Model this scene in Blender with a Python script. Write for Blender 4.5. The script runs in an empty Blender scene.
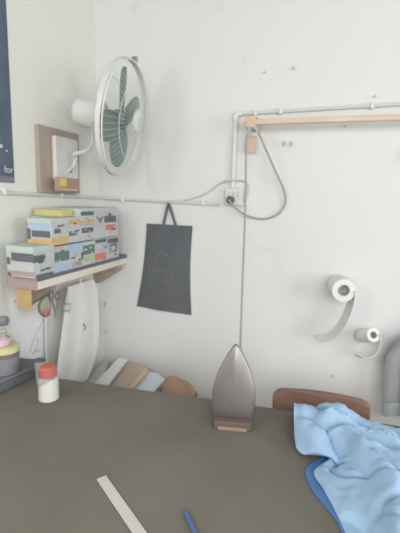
import bpy, bmesh, math, random
from mathutils import Vector, Matrix
random.seed(7)
PI = math.pi
S = bpy.context.scene
COL = S.collection

# ------------------------------------------------------------------ camera
YAW, PITCH, ROLL, FPX = math.radians(19.3), math.radians(9.7), math.radians(1.7), 400.0
EYE = Vector((0.0, -1.8, 1.5))
f0 = Vector((-math.sin(YAW), math.cos(YAW), 0)); r0 = Vector((math.cos(YAW), math.sin(YAW), 0)); up = Vector((0, 0, 1))
FW = math.cos(PITCH)*f0 - math.sin(PITCH)*up
u1 = math.sin(PITCH)*f0 + math.cos(PITCH)*up
RT = math.cos(ROLL)*r0 + math.sin(ROLL)*u1
UP = math.cos(ROLL)*u1 - math.sin(ROLL)*r0
cd = bpy.data.cameras.new('camera'); cam = bpy.data.objects.new('camera', cd); COL.objects.link(cam)
cam.matrix_world = Matrix(((RT.x, UP.x, -FW.x, EYE.x), (RT.y, UP.y, -FW.y, EYE.y), (RT.z, UP.z, -FW.z, EYE.z), (0, 0, 0, 1)))
cd.sensor_fit = 'VERTICAL'; cd.sensor_height = 24.0; cd.lens = FPX/533*24.0; cd.clip_start = 0.01
S.camera = cam

def P(px, py, ax, v):
    """measure: where the sight line through a photo pixel meets the plane ax = v"""
    d = FW + (px-200)/FPX*RT - (py-266.5)/FPX*UP
    i = 'xyz'.index(ax)
    return EYE + d*((v-EYE[i])/d[i])

WX = -1.203        # left wall plane
TZ = 0.82          # ironing table top

# ------------------------------------------------------------------ materials
def lin(c):
    out = []
    for v in c:
        v /= 255.0
        out.append(v/12.92 if v <= 0.04045 else ((v+0.055)/1.055)**2.4)
    return (*out, 1)

def mat(name, rgb, rough=0.7, metal=0.0, var=0.06, scale=14.0, bump=0.0, bscale=60.0, spec=0.3, trans=0.0, alpha=1.0, stretch=None):
    m = bpy.data.materials.new(name); m.use_nodes = True
    nt = m.node_tree; b = nt.nodes['Principled BSDF']
    tc = nt.nodes.new('ShaderNodeTexCoord')
    src = tc.outputs['Object']
    if stretch:
        mp = nt.nodes.new('ShaderNodeMapping'); mp.inputs['Scale'].default_value = stretch
        nt.links.new(src, mp.inputs['Vector']); src = mp.outputs['Vector']
    n = nt.nodes.new('ShaderNodeTexNoise'); n.inputs['Scale'].default_value = scale; n.inputs['Detail'].default_value = 5
    nt.links.new(src, n.inputs['Vector'])
    cr = nt.nodes.new('ShaderNodeValToRGB')
    c = lin(rgb)
    cr.color_ramp.elements[0].position = 0.3; cr.color_ramp.elements[1].position = 0.7
    cr.color_ramp.elements[0].color = (*[x*(1-var) for x in c[:3]], 1)
    cr.color_ramp.elements[1].color = (*[min(1, x*(1+var)) for x in c[:3]], 1)
    nt.links.new(n.outputs['Fac'], cr.inputs['Fac']); nt.links.new(cr.outputs['Color'], b.inputs['Base Color'])
    b.inputs['Roughness'].default_value = rough; b.inputs['Metallic'].default_value = metal
    b.inputs['Specular IOR Level'].default_value = spec
    b.inputs['Transmission Weight'].default_value = trans; b.inputs['Alpha'].default_value = alpha
    if bump:
        n2 = nt.nodes.new('ShaderNodeTexNoise'); n2.inputs['Scale'].default_value = bscale; n2.inputs['Detail'].default_value = 4
        nt.links.new(src, n2.inputs['Vector'])
        bp = nt.nodes.new('ShaderNodeBump'); bp.inputs['Strength'].default_value = bump; bp.inputs['Distance'].default_value = 0.004
        nt.links.new(n2.outputs['Fac'], bp.inputs['Height']); nt.links.new(bp.outputs['Normal'], b.inputs['Normal'])
    return m

def wall_mat(name, rgb):
    """painted plaster: broad uneven paint, a few scuffed grey spots, fine bump"""
    m = mat(name, rgb, rough=0.75, var=0.018, scale=2.2, bump=0.12, bscale=35)
    nt = m.node_tree; b = nt.nodes['Principled BSDF']
    tc = nt.nodes.new('ShaderNodeTexCoord')
    n = nt.nodes.new('ShaderNodeTexNoise'); n.inputs['Scale'].default_value = 7.5; n.inputs['Detail'].default_value = 6
    nt.links.new(tc.outputs['Object'], n.inputs['Vector'])
    cr = nt.nodes.new('ShaderNodeValToRGB')
    cr.color_ramp.elements[0].position = 0.66; cr.color_ramp.elements[0].color = (0, 0, 0, 1)
    cr.color_ramp.elements[1].position = 0.80; cr.color_ramp.elements[1].color = (0.35, 0.35, 0.35, 1)
    nt.links.new(n.outputs['Fac'], cr.inputs['Fac'])
    mx = nt.nodes.new('ShaderNodeMix'); mx.data_type = 'RGBA'
    old = b.inputs['Base Color'].links[0].from_socket
    nt.links.new(cr.outputs['Color'], mx.inputs[0]); nt.links.new(old, mx.inputs[6])
    mx.inputs[7].default_value = lin((176, 176, 172)); nt.links.new(mx.outputs[2], b.inputs['Base Color'])
    return m

M = {
 'wall_back': wall_mat('white wall paint', (221, 222, 220)),
 'wall_left': wall_mat('cream white wall paint', (228, 228, 221)),
 'floor': mat('grey concrete', (196, 192, 184), 0.8, var=0.12, bump=0.2),
 'conduit': mat('white painted plastic pipe', (222, 222, 219), 0.5, var=0.03),
 'conduit_grey': mat('grey painted pipe', (208, 209, 207), 0.55, var=0.03),
 'cable_grey': mat('grey cable rubber', (158, 158, 156), 0.6, var=0.05),
 'cable_pale': mat('pale cable rubber', (196, 197, 195), 0.6, var=0.04),
 'table': mat('dark olive grey felt cloth', (121, 117, 107), 0.95, var=0.07, scale=5, bump=0.25, bscale=180, spec=0.1),
 'table_edge': mat('dark stained table wood', (84, 78, 70), 0.7, var=0.15, scale=8, stretch=(1, 8, 8)),
 'plastic_white': mat('aged white plastic', (214, 214, 208), 0.45, var=0.03),
 'wire_white': mat('white enamel wire', (218, 219, 216), 0.4, var=0.02),
 'blade': mat('grey green fan blade plastic', (116, 132, 126), 0.4, var=0.05),
 'board': mat('brown unpainted board', (170, 156, 144), 0.8, var=0.1, scale=6, stretch=(6, 6, 0.7)),
 'brown_box': mat('brown bakelite', (166, 142, 124), 0.6, var=0.08),
 'yellow': mat('yellow sticker', (216, 190, 106), 0.7, var=0.06),
 'black_bag': mat('dark grey nonwoven bag fabric', (101, 104, 107), 0.9, var=0.06, scale=20, bump=0.15, bscale=250, spec=0.15),
 'bag_print': mat('pale grey bag print', (128, 131, 134), 0.9, var=0.1, scale=60),
 'rod': mat('light wooden rod', (216, 196, 174), 0.65, var=0.08, scale=5, stretch=(1, 12, 12)),
 'tan_block': mat('tan wooden block', (210, 186, 160), 0.7, var=0.08),
 'tag': mat('tan cardboard', (208, 186, 166), 0.85, var=0.05),
 'poster': mat('dark blue grey poster paper', (92, 104, 120), 0.6, var=0.14, scale=9),
 'poster_print': mat('white poster print', (205, 210, 214), 0.7, var=0.04),
 'poster_rim': mat('pale grey poster lower band', (128, 132, 138), 0.7, var=0.1, scale=40),
 'shelf': mat('cream painted shelf wood', (226, 219, 206), 0.6, var=0.04),
 'liner': mat('dark blue grey shelf liner', (110, 115, 128), 0.7, var=0.08),
 'bracket': mat('brown wooden bracket', (168, 156, 144), 0.8, var=0.1),
 'paper': mat('white paper', (234, 235, 237), 0.85, var=0.02),
 'paper_ink': mat('grey pencil line', (168, 168, 168), 0.9, var=0.05),
 'cream_card': mat('tan brown card', (190, 164, 118), 0.85, var=0.06),
 'cloth_white': mat('white cotton', (238, 238, 238), 0.9, var=0.03, bump=0.15, bscale=90),
 'iron_sole': mat('worn brown grey iron soleplate', (152, 148, 145), 0.42, metal=0.75, var=0.1, scale=9),
 'iron_body': mat('grey iron housing', (150, 148, 150), 0.45, metal=0.3, var=0.06),
 'iron_dark': mat('dark brown bakelite handle', (112, 102, 96), 0.55, var=0.08),
 'rest': mat('scorched dark rest block', (114, 102, 92), 0.8, var=0.12),
 'rest_edge': mat('pale worn metal edge', (160, 142, 126), 0.6, var=0.08),
 'chair': mat('reddish brown stained wood', (138, 108, 96), 0.5, var=0.2, scale=9, stretch=(1, 6, 6)),
 'bundle': mat('brown worn leather', (164, 134, 114), 0.7, var=0.18, scale=18, bump=0.3),
 'blue': mat('light blue shirt cotton', (164, 194, 222), 0.85, var=0.05, scale=10, bump=0.2, bscale=60, spec=0.2),
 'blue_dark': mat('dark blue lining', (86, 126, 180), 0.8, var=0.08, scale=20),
 'ruler': mat('worn white plastic ruler', (205, 200, 192), 0.5, var=0.03),
 'pen': mat('blue pen plastic', (84, 114, 168), 0.35, var=0.05),
 'roll': mat('white paper roll', (228, 228, 227), 0.9, var=0.02),
 'core': mat('grey cardboard core', (186, 186, 184), 0.9, var=0.05),
 'jar_glass': mat('clear jar plastic', (226, 228, 226), 0.2, var=0.0, spec=0.4, alpha=0.35),
 'powder': mat('white chalk powder', (234, 233, 226), 0.95, var=0.02, bump=0.2, bscale=200),
 'red': mat('red plastic lid', (196, 108, 102), 0.5, var=0.06),
 'grey_glass': mat('grey translucent plastic', (196, 198, 200), 0.3, var=0.05, trans=0.35),
 'case': mat('black teal case', (112, 117, 120), 0.6, var=0.12, scale=8),
 'case_side': mat('black case side', (104, 107, 107), 0.7, var=0.1),
 'purple_grey': mat('purple grey tin', (140, 137, 146), 0.6, var=0.08),
 'yellow_roll': mat('pale yellow tape', (214, 207, 158), 0.7, var=0.05),
 'pink': mat('pale pink tape', (216, 186, 196), 0.7, var=0.05),
 'green_grey': mat('green grey thread', (160, 166, 156), 0.85, var=0.08, scale=60),
 'dark_spool': mat('dark grey thread', (128, 132, 136), 0.8, var=0.1, scale=60),
 'green': mat('olive green fabric', (166, 174, 142), 0.85, var=0.08, scale=40),
 'coral': mat('red thread', (190, 116, 110), 0.85, var=0.1, scale=40),
 'dark': mat('dark grey plastic', (122, 119, 121), 0.6, var=0.06),
 'steel': mat('dull steel', (156, 156, 158), 0.4, metal=0.7, var=0.05),
 'white_board': mat('white painted offcut', (216, 216, 214), 0.7, var=0.03),
 'brown_board': mat('pinkish brown offcut', (184, 166, 154), 0.8, var=0.07, scale=10),
 'tan_edge': mat('tan sawn edge', (206, 184, 148), 0.8, var=0.06),
 'blue_paper': mat('bluish white paper', (212, 220, 232), 0.8, var=0.03),
 'shadow_grey': mat('soft grey shadow sheet', (150, 151, 151), 0.95, var=0.08, scale=8, bump=0.15),  # shade tone of the sheet that stands for a wall shadow
 'shadow_hem_grey': mat('blue grey shadow sheet hem', (164, 172, 176), 0.4, var=0.04),  # paler foot of the same shadow sheet
 'nail': mat('dark iron nail', (172, 172, 170), 0.5, metal=0.4, var=0.05),
 'bench': mat('plain bench wood', (190, 176, 158), 0.8, var=0.1, scale=6, stretch=(1, 8, 8)),
 # carton colours
 'k_lid': mat('pale green carton lid', (190, 202, 194), 0.8, var=0.03),
 'k_grey': mat('pale grey carton', (190, 192, 191), 0.8, var=0.03),
 'k_white': mat('off white carton', (194, 196, 195), 0.8, var=0.03),
 'k_dark': mat('dark grey carton print', (104, 108, 114), 0.8, var=0.08, scale=40),
 'k_green': mat('dark green carton print', (104, 128, 122), 0.8, var=0.1, scale=40),
 'k_lgreen': mat('light green carton print', (176, 192, 148), 0.8, var=0.08, scale=40),
 'k_blue': mat('light blue carton print', (172, 192, 214), 0.8, var=0.05, scale=30),
 'k_orange': mat('orange yellow carton print', (208, 176, 118), 0.8, var=0.06, scale=30),
 'k_red': mat('orange red carton print', (216, 132, 112), 0.8, var=0.06, scale=30),
 'k_yellow': mat('olive yellow carton', (202, 194, 136), 0.8, var=0.05),
 'k_pink': mat('dusty pink carton print', (172, 154, 150), 0.8, var=0.05, scale=30),
}

# ------------------------------------------------------------------ mesh helpers (world coordinates)
def BM(): return bmesh.new()

def add_hull(bm, bot, top):
    """prism between two corner loops of equal length"""
    a = [bm.verts.new(p) for p in bot]; b = [bm.verts.new(p) for p in top]; n = len(a)
    bm.faces.new(a[::-1]); bm.faces.new(b)
    for i in range(n): bm.faces.new((a[i], a[(i+1) % n], b[(i+1) % n], b[i]))

def add_box(bm, x0, x1, y0, y1, z0, z1):
    add_hull(bm, [(x0, y0, z0), (x1, y0, z0), (x1, y1, z0), (x0, y1, z0)], [(x0, y0, z1), (x1, y0, z1), (x1, y1, z1), (x0, y1, z1)])

def frame_from(t):
    t = t.normalized(); a = Vector((0, 0, 1)) if abs(t.z) < 0.9 else Vector((1, 0, 0))
    u = t.cross(a).normalized(); return u, t.cross(u).normalized()

def add_tube(bm, pts, r, seg=10, closed=False, rads=None):
    pts = [Vector(p) for p in pts]; n = len(pts); rings = []
    t = (pts[1]-pts[0]); u, v = frame_from(t)
    for i, p in enumerate(pts):
        if closed: t = pts[(i+1) % n]-pts[i-1]
        else: t = pts[min(i+1, n-1)]-pts[max(i-1, 0)]
        t.normalize(); u = (u-t*u.dot(t)).normalized(); v = t.cross(u)
        rr = rads[i] if rads else r
        rings.append([bm.verts.new(p+rr*(math.cos(2*PI*k/seg)*u+math.sin(2*PI*k/seg)*v)) for k in range(seg)])
    m = n if closed else n-1
    for i in range(m):
        A, B = rings[i], rings[(i+1) % n]
        for k in range(seg): bm.faces.new((A[k], A[(k+1) % seg], B[(k+1) % seg], B[k]))
    if not closed: bm.faces.new(rings[0][::-1]); bm.faces.new(rings[-1])

def add_lathe(bm, o, axis, prof, seg=32):
    """prof: list of (distance along axis, radius)"""
    o = Vector(o); axis = Vector(axis).normalized(); u, v = frame_from(axis); rings = []
    for h, r in prof:
        r = max(r, 1e-4)
        rings.append([bm.verts.new(o+axis*h+r*(math.cos(2*PI*k/seg)*u+math.sin(2*PI*k/seg)*v)) for k in range(seg)])
    for A, B in zip(rings, rings[1:]):
        for k in range(seg): bm.faces.new((A[k], A[(k+1) % seg], B[(k+1) % seg], B[k]))
    bm.faces.new(rings[0][::-1]); bm.faces.new(rings[-1])

def smooth(pts, k=8, closed=False):
    pts = [Vector(p) for p in pts]; n = len(pts); out = []
    for i in range(n if closed else n-1):
        if closed: a, b, c, d = pts[i-1], pts[i], pts[(i+1) % n], pts[(i+2) % n]
        else: a, b, c, d = pts[max(i-1, 0)], pts[i], pts[i+1], pts[min(i+2, n-1)]
        for j in range(k):
            t = j/k
            out.append(0.5*((2*b)+(c-a)*t+(2*a-5*b+4*c-d)*t*t+(3*b-a-3*c+d)*t**3))
    if not closed: out.append(pts[-1])
    return out

def add_grid(bm, rows):
    vs = [[bm.verts.new(p) for p in r] for r in rows]
    for A, B in zip(vs, vs[1:]):
        for i in range(len(A)-1): bm.faces.new((A[i], A[i+1], B[i+1], B[i]))

def add_sheet(bm, rows, off):
    """grid with real thickness: rows of points and an offset vector"""
    off = Vector(off); n = len(rows); m = len(rows[0])
    a = [[bm.verts.new(p) for p in r] for r in rows]; b = [[bm.verts.new(Vector(p)+off) for p in r] for r in rows]
    for i in range(n-1):
        for j in range(m-1):
            bm.faces.new((a[i][j], a[i][j+1], a[i+1][j+1], a[i+1][j])); bm.faces.new((b[i][j], b[i+1][j], b[i+1][j+1], b[i][j+1]))
    for j in range(m-1):
        bm.faces.new((a[0][j], b[0][j], b[0][j+1], a[0][j+1])); bm.faces.new((a[-1][j], a[-1][j+1], b[-1][j+1], b[-1][j]))
    for i in range(n-1):
        bm.faces.new((a[i][0], a[i+1][0], b[i+1][0], b[i][0])); bm.faces.new((a[i][-1], b[i][-1], b[i+1][-1], a[i+1][-1]))

def root_loc(o):
    v = Vector((0, 0, 0))
    while o: v += o.location; o = o.parent
    return v

def obj(name, bm, m, parent=None, bevel=0.0, shade=True, origin=None, label=None):
    bmesh.ops.recalc_face_normals(bm, faces=bm.faces)
    if parent is None:
        if origin is None:
            co = [v.co for v in bm.verts]
            origin = Vector(((min(c.x for c in co)+max(c.x for c in co))/2, (min(c.y for c in co)+max(c.y for c in co))/2, min(c.z for c in co)))
        base = Vector(origin)
    else: base = root_loc(parent)
    bmesh.ops.translate(bm, vec=-base, verts=bm.verts)
    me = bpy.data.meshes.new(name); bm.to_mesh(me); bm.free()
    if shade:
        for p in me.polygons: p.use_smooth = True
        try: me.set_sharp_from_angle(angle=math.radians(35))
        except Exception: pass
    o = bpy.data.objects.new(name, me); COL.objects.link(o); me.materials.append(M[m] if isinstance(m, str) else m)
    if parent is None: o.location = base
    else: o.parent = parent
    if bevel:
        b = o.modifiers.new('bevel', 'BEVEL'); b.width = bevel; b.segments = 2; b.limit_method = 'ANGLE'
    if label: o['label'] = label
    return o

def thing(name, loc, label, cat, group=None):
    o = bpy.data.objects.new(name, None); COL.objects.link(o); o.location = loc; o.empty_display_size = 0.05
    o['label'] = label; o['category'] = cat
    if group: o['group'] = group
    return o

def tag(o, label, cat, group=None):
    o['label'] = label; o['category'] = cat
    if group: o['group'] = group
    return o

def struct(name, bm, m):
    o = obj(name, bm, m, shade=False, origin=(0, 0, 0)); o['kind'] = 'structure'; return o

# ------------------------------------------------------------------ setting
bm = BM(); add_box(bm, WX-0.1, 2.6, 0, 0.1, 0, 3.0); struct('wall_back', bm, 'wall_back')
bm = BM(); add_box(bm, WX-0.1, WX, -3.2, 0, 0, 3.0); struct('wall_left', bm, 'wall_left')
bm = BM(); add_box(bm, WX-0.1, 2.6, -3.2, 0.1, -0.1, 0); struct('floor', bm, 'floor')

# ------------------------------------------------------------------ conduits on the walls
t = thing('cable_conduit', (WX, -0.6, 1.49), 'grey white conduit pipe along the left wall above the shelf of cartons', 'conduit')
bm = BM(); add_tube(bm, [(WX+0.009, -1.3, 1.513), (WX+0.009, -0.016, 1.487)], 0.008); obj('pipe', bm, 'conduit_grey', t)
for y in (-0.62, -0.3):
    bm = BM(); add_box(bm, WX, WX+0.02, y-0.008, y+0.008, 1.482-0.02*y-0.004, 1.50-0.02*y+0.004); obj('clip', bm, 'conduit', t, 0.003)
t = thing('cable_conduit', (-0.86, 0, 1.48), 'thin grey conduit pipe on the back wall running from the corner to the socket box', 'conduit')
bm = BM(); add_tube(bm, [(WX+0.02, -0.009, 1.486), (-0.545, -0.009, 1.473)], 0.0075); obj('pipe', bm, 'conduit_grey', t)
for x in (-1.05, -0.62):
    bm = BM(); add_box(bm, x-0.008, x+0.008, -0.02, 0, 1.467, 1.494); obj('clip', bm, 'conduit', t, 0.003)
a = P(236, 114, 'y', -0.013); b_ = P(232.5, 188, 'y', -0.013); c = P(400, 104, 'y', -0.013)
d = a+(c-a)*2.2
t = thing('cable_conduit', (a.x, 0, b_.z), 'white conduit pipe rising from the socket box then turning right above the wooden rod', 'conduit')
bm = BM(); add_tube(bm, [b_, a+Vector((0, 0, -0.02))], 0.0095); obj('upright_pipe', bm, 'conduit', t)
bm = BM(); add_tube(bm, [a+Vector((0.02, 0, 0)), d], 0.0065); obj('crossing_pipe', bm, 'conduit_grey', t)
bm = BM(); add_tube(bm, smooth([a+Vector((0, 0, -0.03)), a+Vector((0, 0, -0.008)), a+Vector((0.008, 0, 0)), a+Vector((0.03, 0, 0))], 5), 0.0115); obj('elbow', bm, 'conduit', t)
for px in (258, 285, 375):
    q = a+(c-a)*((px-236)/164)
    bm = BM(); add_box(bm, q.x-0.007, q.x+0.007, -0.0225, -0.0006, q.z-0.012, q.z+0.012); obj('clip', bm, 'conduit', t, 0.003)

# socket box
q0, q1 = P(225, 188, 'y', -0.03), P(242, 206, 'y', -0.03)
t = thing('wall_socket', ((q0.x+q1.x)/2, 0, q1.z), 'white surface socket box with a dark plug at the foot of the upright conduit', 'socket')
bm = BM(); add_box(bm, q0.x, q1.x, -0.032, -0.0005, q1.z, q0.z); obj('socket_box', bm, 'plastic_white', t, 0.004)
bm = BM(); add_box(bm, q0.x+0.006, q1.x-0.006, -0.035, -0.032, q1.z+0.04, q0.z-0.006); obj('socket_face', bm, 'wire_white', t, 0.001)
for k in range(3):
    bm = BM(); x = q0.x+0.018+0.02*k; add_box(bm, x, x+0.008, -0.039, -0.035, q0.z-0.036, q0.z-0.014); obj('switch', bm, 'cable_pale', t, 0.001)
pl = P(230, 200, 'y', -0.05)
bm = BM(); add_lathe(bm, (pl.x, -0.032, pl.z), (0, -1, 0), [(0, 0.017), (0.02, 0.018), (0.035, 0.012), (0.045, 0.007)], 20); obj('plug', bm, 'k_dark', t, label='dark grey plug')

# thin pale cable that arcs over the socket
pts = [P(150, 199, 'y', -0.02), P(186, 200, 'y', -0.006), P(205, 194, 'y', -0.006), P(218, 185, 'y', -0.007), P(226, 181, 'y', -0.028), P(236, 180, 'y', -0.028), P(244, 181, 'y', -0.012), P(248, 186, 'y', -0.006), P(247, 195, 'y', -0.006), P(243, 203, 'y', -0.006)]
pts[0] = P(165, 201, 'y', -0.024)
bm = BM(); add_tube(bm, smooth(pts), 0.0035, 8); tag(obj('thin_cable', bm, 'cable_pale'), 'thin pale grey cable arching over the socket box from the back conduit', 'cable')

# ------------------------------------------------------------------ wooden rod
ry = -0.10
a = P(252, 122.5, 'y', ry); b_ = P(400, 118, 'y', ry); far = a+(b_-a)*2.0; far.z = a.z
t = thing('wooden_rod', (a.x, ry, a.z-0.03), 'long light wooden rail held out along the back wall below the upper conduit', 'rod')
bm = BM(); add_box(bm, a.x, far.x, ry-0.011, ry+0.011, a.z-0.011, a.z+0.011); obj('rail', bm, 'rod', t, 0.004)
for x in (a.x-0.004, far.x-0.02):
    bm = BM(); add_box(bm, x-0.022, x+0.022, ry-0.016, -0.001, a.z-0.022, a.z+0.026); obj('end_block', bm, 'tan_block', t, 0.004)
q0, q1 = P(246, 136, 'y', -0.02), P(256, 153, 'y', -0.02)
t2 = thing('cardboard_tag', ((q0.x+q1.x)/2, -0.02, q1.z), 'small tan cardboard tag hanging on the wall under the rail end', 'tag')
bm = BM(); add_sheet(bm, [[(q0.x, -0.018, q0.z), (q1.x, -0.018, q0.z)], [(q0.x-0.002, -0.024, q1.z), (q1.x-0.002, -0.024, q1.z)]], (0, 0.003, 0)); obj('card', bm, 'tag', t2)
bm = BM(); add_tube(bm, [((q0.x+q1.x)/2, -0.019, q0.z-0.004), ((q0.x+q1.x)/2+0.004, -0.04, a.z-0.022)], 0.0012, 6); obj('string', bm, 'cable_pale', t2)

# ------------------------------------------------------------------ iron, its rest and its cord
ib = P(232, 431.5, 'z', TZ)
RH = 0.026
t_rest = t = thing('iron_rest', (ib.x, ib.y, TZ), 'dark scorched block with a pale front edge under the upright iron', 'iron rest')
bm = BM(); add_box(bm, ib.x-0.056, ib.x+0.056, ib.y+0.004, ib.y+0.145, TZ+0.0005, TZ+RH); rest_a = obj('block', bm, 'rest', t, 0.004)
bm = BM(); add_box(bm, ib.x-0.043, ib.x+0.043, ib.y, ib.y+0.004, TZ+0.001, TZ+0.012); rest_b = obj('edge_strip', bm, 'rest_edge', t, 0.001, label='pale worn metal edge strip')
iy = ib.y+0.03; IH = 0.226; z0 = TZ+RH
tilt = math.radians(5); ca, sa = math.cos(math.radians(13)), math.sin(math.radians(13))
def turn(o):
    for v in o.data.vertices:
        q = v.co+root_loc(o)-ib; q = Vector((q.x*ca-q.y*sa, q.x*sa+q.y*ca, q.z)); v.co = q+ib-root_loc(o)
    return o
turn(rest_a); turn(rest_b)
def IR(u, w, h):     # u across, w depth behind the sole, h up along the sole
    dpt = (iy-ib.y)+w*math.cos(tilt)+h*math.sin(tilt)
    return Vector((ib.x+u*ca-dpt*sa, ib.y+u*sa+dpt*ca, z0+h*math.cos(tilt)))
prof = [(0, 0.057), (0.06, 0.0605), (0.18, 0.0655), (0.32, 0.0660), (0.45, 0.0615), (0.58, 0.053), (0.7, 0.0425), (0.82, 0.029), (0.91, 0.017), (0.97, 0.009), (1.0, 0.002)]
def outline(scale_u, scale_h):
    L = [(-r*scale_u, h*IH*scale_h) for h, r in prof]; R = [(r*scale_u, h*IH*scale_h) for h, r in prof[::-1]]
    return L+R
t = thing('clothes_iron', (ib.x, iy+0.05, z0), 'grey metal clothes iron standing on its heel with its pointed soleplate facing out', 'iron')
bm = BM(); o = outline(1, 1); 
lo_ = [bm.verts.new(IR(u, 0.012, h)) for u, h in o]; lv = [lo_]
for sc, dp in ((1, 0.003), (0.985, 0.0), (0.9, -0.0035), (0.7, -0.008), (0.4, -0.011), (0.12, -0.012)):
    lv.append([bm.verts.new(IR(u*sc, dp, 0.07*(1-sc)+h*sc)) for u, h in o])
for A_, B_ in zip(lv, lv[1:]):
    for k in range(len(o)): bm.faces.new((A_[k], A_[(k+1) % len(o)], B_[(k+1) % len(o)], B_[k]))
bm.faces.new(lo_[::-1]); bm.faces.new(lv[-1]); obj('soleplate', bm, 'iron_sole', t, 0.0, label='worn brown grey metal soleplate')
bm = BM()
o1, o2, o3 = outline(0.95, 0.975), outline(0.86, 0.93), outline(0.6, 0.82)
vs = [[bm.verts.new(IR(u, w, h)) for u, h in oo] for oo, w in ((o1, 0.012), (o1, 0.024), (o2, 0.045), (o3, 0.058))]
for A, B in zip(vs, vs[1:]):
    for k in range(len(A)): bm.faces.new((A[k], A[(k+1) % len(A)], B[(k+1) % len(A)], B[k]))
bm.faces.new(vs[0][::-1]); bm.faces.new(vs[-1]); obj('housing', bm, 'iron_body', t, 0.002)
bm = BM(); add_tube(bm, smooth([IR(0, 0.05, 0.17), IR(0, 0.085, 0.168), IR(0, 0.104, 0.14), IR(0, 0.108, 0.09), IR(0, 0.104, 0.045), IR(0, 0.085, 0.022), IR(0, 0.05, 0.02)], 6), 0.014, 14); obj('handle', bm, 'iron_dark', t)
bm = BM(); add_lathe(bm, IR(0, 0.057, 0.135), (-sa, ca, 0), [(0, 0.018), (0.006, 0.018), (0.008, 0.015)], 24); obj('dial', bm, 'iron_dark', t)
bm = BM(); add_box(bm, ib.x-0.046, ib.x+0.05, iy+0.013, iy+0.10, z0+0.0005, z0+0.016); turn(obj('heel', bm, 'iron_dark', t, 0.003))
# cord
e = IR(0.012, 0.118, 0.03)
pts = [e, e+Vector((0.004, 0.02, 0.02)), P(241, 372, 'y', iy+0.14), P(240.5, 345, 'y', -0.50), P(241, 325, 'y', -0.42), P(243, 270, 'y', -0.3), P(245, 215, 'y', -0.2),
       P(246, 165, 'y', -0.14), P(246.5, 140, 'y', -0.13), P(249, 131, 'y', -0.127), P(253, 129, 'y', -0.124), P(258, 132, 'y', -0.12), P(264, 145, 'y', -0.09),
       P(275, 170, 'y', -0.05), P(284, 190, 'y', -0.02), P(285, 203, 'y', -0.012), P(278, 214, 'y', -0.01), P(264, 219, 'y', -0.012), P(248, 216, 'y', -0.03), P(237, 209, 'y', -0.055), P(231, 203, 'y', -0.075), Vector((pl.x, -0.077, pl.z))]
t = thing('power_cord', (pts[-1].x, -0.05, 1.4), 'grey iron cord looped over the rail end and hanging down to the iron', 'cord')
bm = BM(); add_tube(bm, smooth(pts, 8), 0.0042, 8); obj('cable', bm, 'cable_grey', t)
bm = BM(); add_tube(bm, smooth([P(248, 131, 'y', -0.132), P(252, 126, 'y', -0.14), P(257, 131, 'y', -0.13), P(253, 134, 'y', -0.135)], 6, True), 0.003, 6, True); obj('tie', bm, 'cable_pale', t, label='pale string tying the cord to the rail')

# ------------------------------------------------------------------ tote bag on the back wall
by = -0.0008
TL, TR, BL, BR = P(147, 224, 'y', by), P(192.5, 226.5, 'y', by), P(137, 306, 'y', by), P(191.5, 315, 'y', by)
t = thing('tote_bag', ((TL.x+TR.x)/2, by, BL.z), 'dark grey fabric tote bag hanging by its handles on the back wall', 'bag')
rows = []
for i in range(17):
    v = i/16; r = []
    for j in range(13):
        u = j/12
        p = (TL*(1-u)+TR*u)*(1-v)+(BL*(1-u)+BR*u)*v
        bow = 0.010*math.sin(PI*v)*(1-2*u)*0.9
        p.x += bow + (0.005 if v < 1 else 0)*0
        p.y -= 0.003+0.014*math.sin(PI*u)*(0.35+0.65*v)*(1-0.6*max(0, v-0.75)*4*0.6)+0.003*math.sin(u*9+v*4)*math.sin(PI*u)
        r.append(p)
    rows.append(r)
bagrows = rows
bm = BM(); add_sheet(bm, rows, (0, 0.004, 0)); obj('bag_body', bm, 'black_bag', t)
bm = BM(); add_sheet(bm, [[p+Vector((0, -0.003, dz)) for p in rows[0]] for dz in (0.003, -0.018)], (0, 0.003, 0)); obj('top_hem', bm, 'black_bag', t)
hk = P(168.5, 203.5, 'y', -0.014)
for s, (xa, xb) in enumerate(((163, 167.2), (175.5, 169.8))):
    A = P(xa, 225.5, 'y', by-0.012); B = P(xb, 207, 'y', by-0.012)
    w = 0.0065
    bm = BM(); add_sheet(bm, [[(A.x-w, A.y, A.z), (A.x+w, A.y, A.z)], [((A.x+B.x)/2-w, A.y, (A.z+B.z)/2), ((A.x+B.x)/2+w, A.y, (A.z+B.z)/2)], [(B.x-w, A.y, B.z), (B.x+w, A.y, B.z)], [(hk.x-w*0.8, A.y, hk.z), (hk.x+w*0.8, A.y, hk.z)]], (0, 0.003, 0)); obj('handle', bm, 'black_bag', t)
# faint worn print: a small arch, a row of slanted strokes, a short line below
def on_bag(px, py):
    v = (py-225)/(308-225); lx = 147-v*9.5; rx = 192.4-v*0.8; u = (px-lx)/(rx-lx)
    i = min(15, max(0, int(v*16))); j = min(11, max(0, int(u*12))); fv, fu = v*16-i, u*12-j
    p = (bagrows[i][j]*(1-fu)+bagrows[i][j+1]*fu)*(1-fv)+(bagrows[i+1][j]*(1-fu)+bagrows[i+1][j+1]*fu)*fv
    return p+Vector((0, -0.0008, 0))
def stroke(bm, pix, r=0.0022): add_tube(bm, [on_bag(*q) for q in pix], r, 6)
bm = BM()
stroke(bm, [(156, 260), (158, 254), (162, 251), (167, 252), (171, 256), (173, 260)])
obj('printed_emblem', bm, 'bag_print', t, label='faint pale printed arch')
bm = BM()
for x, h in ((149, 6), (153.5, 8), (157, 5), (161, 6), (165, 5), (169, 7), (173, 5)):
    bm = BM(); stroke(bm, [(x, 271), (x+2.2, 271-h)]); obj('printed_letter', bm, 'bag_print', t)
for x in (162, 165, 168, 171, 174):
    bm = BM(); stroke(bm, [(x, 280), (x+1, 276.5)], 0.0018); obj('printed_letter', bm, 'bag_print', t)
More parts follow.
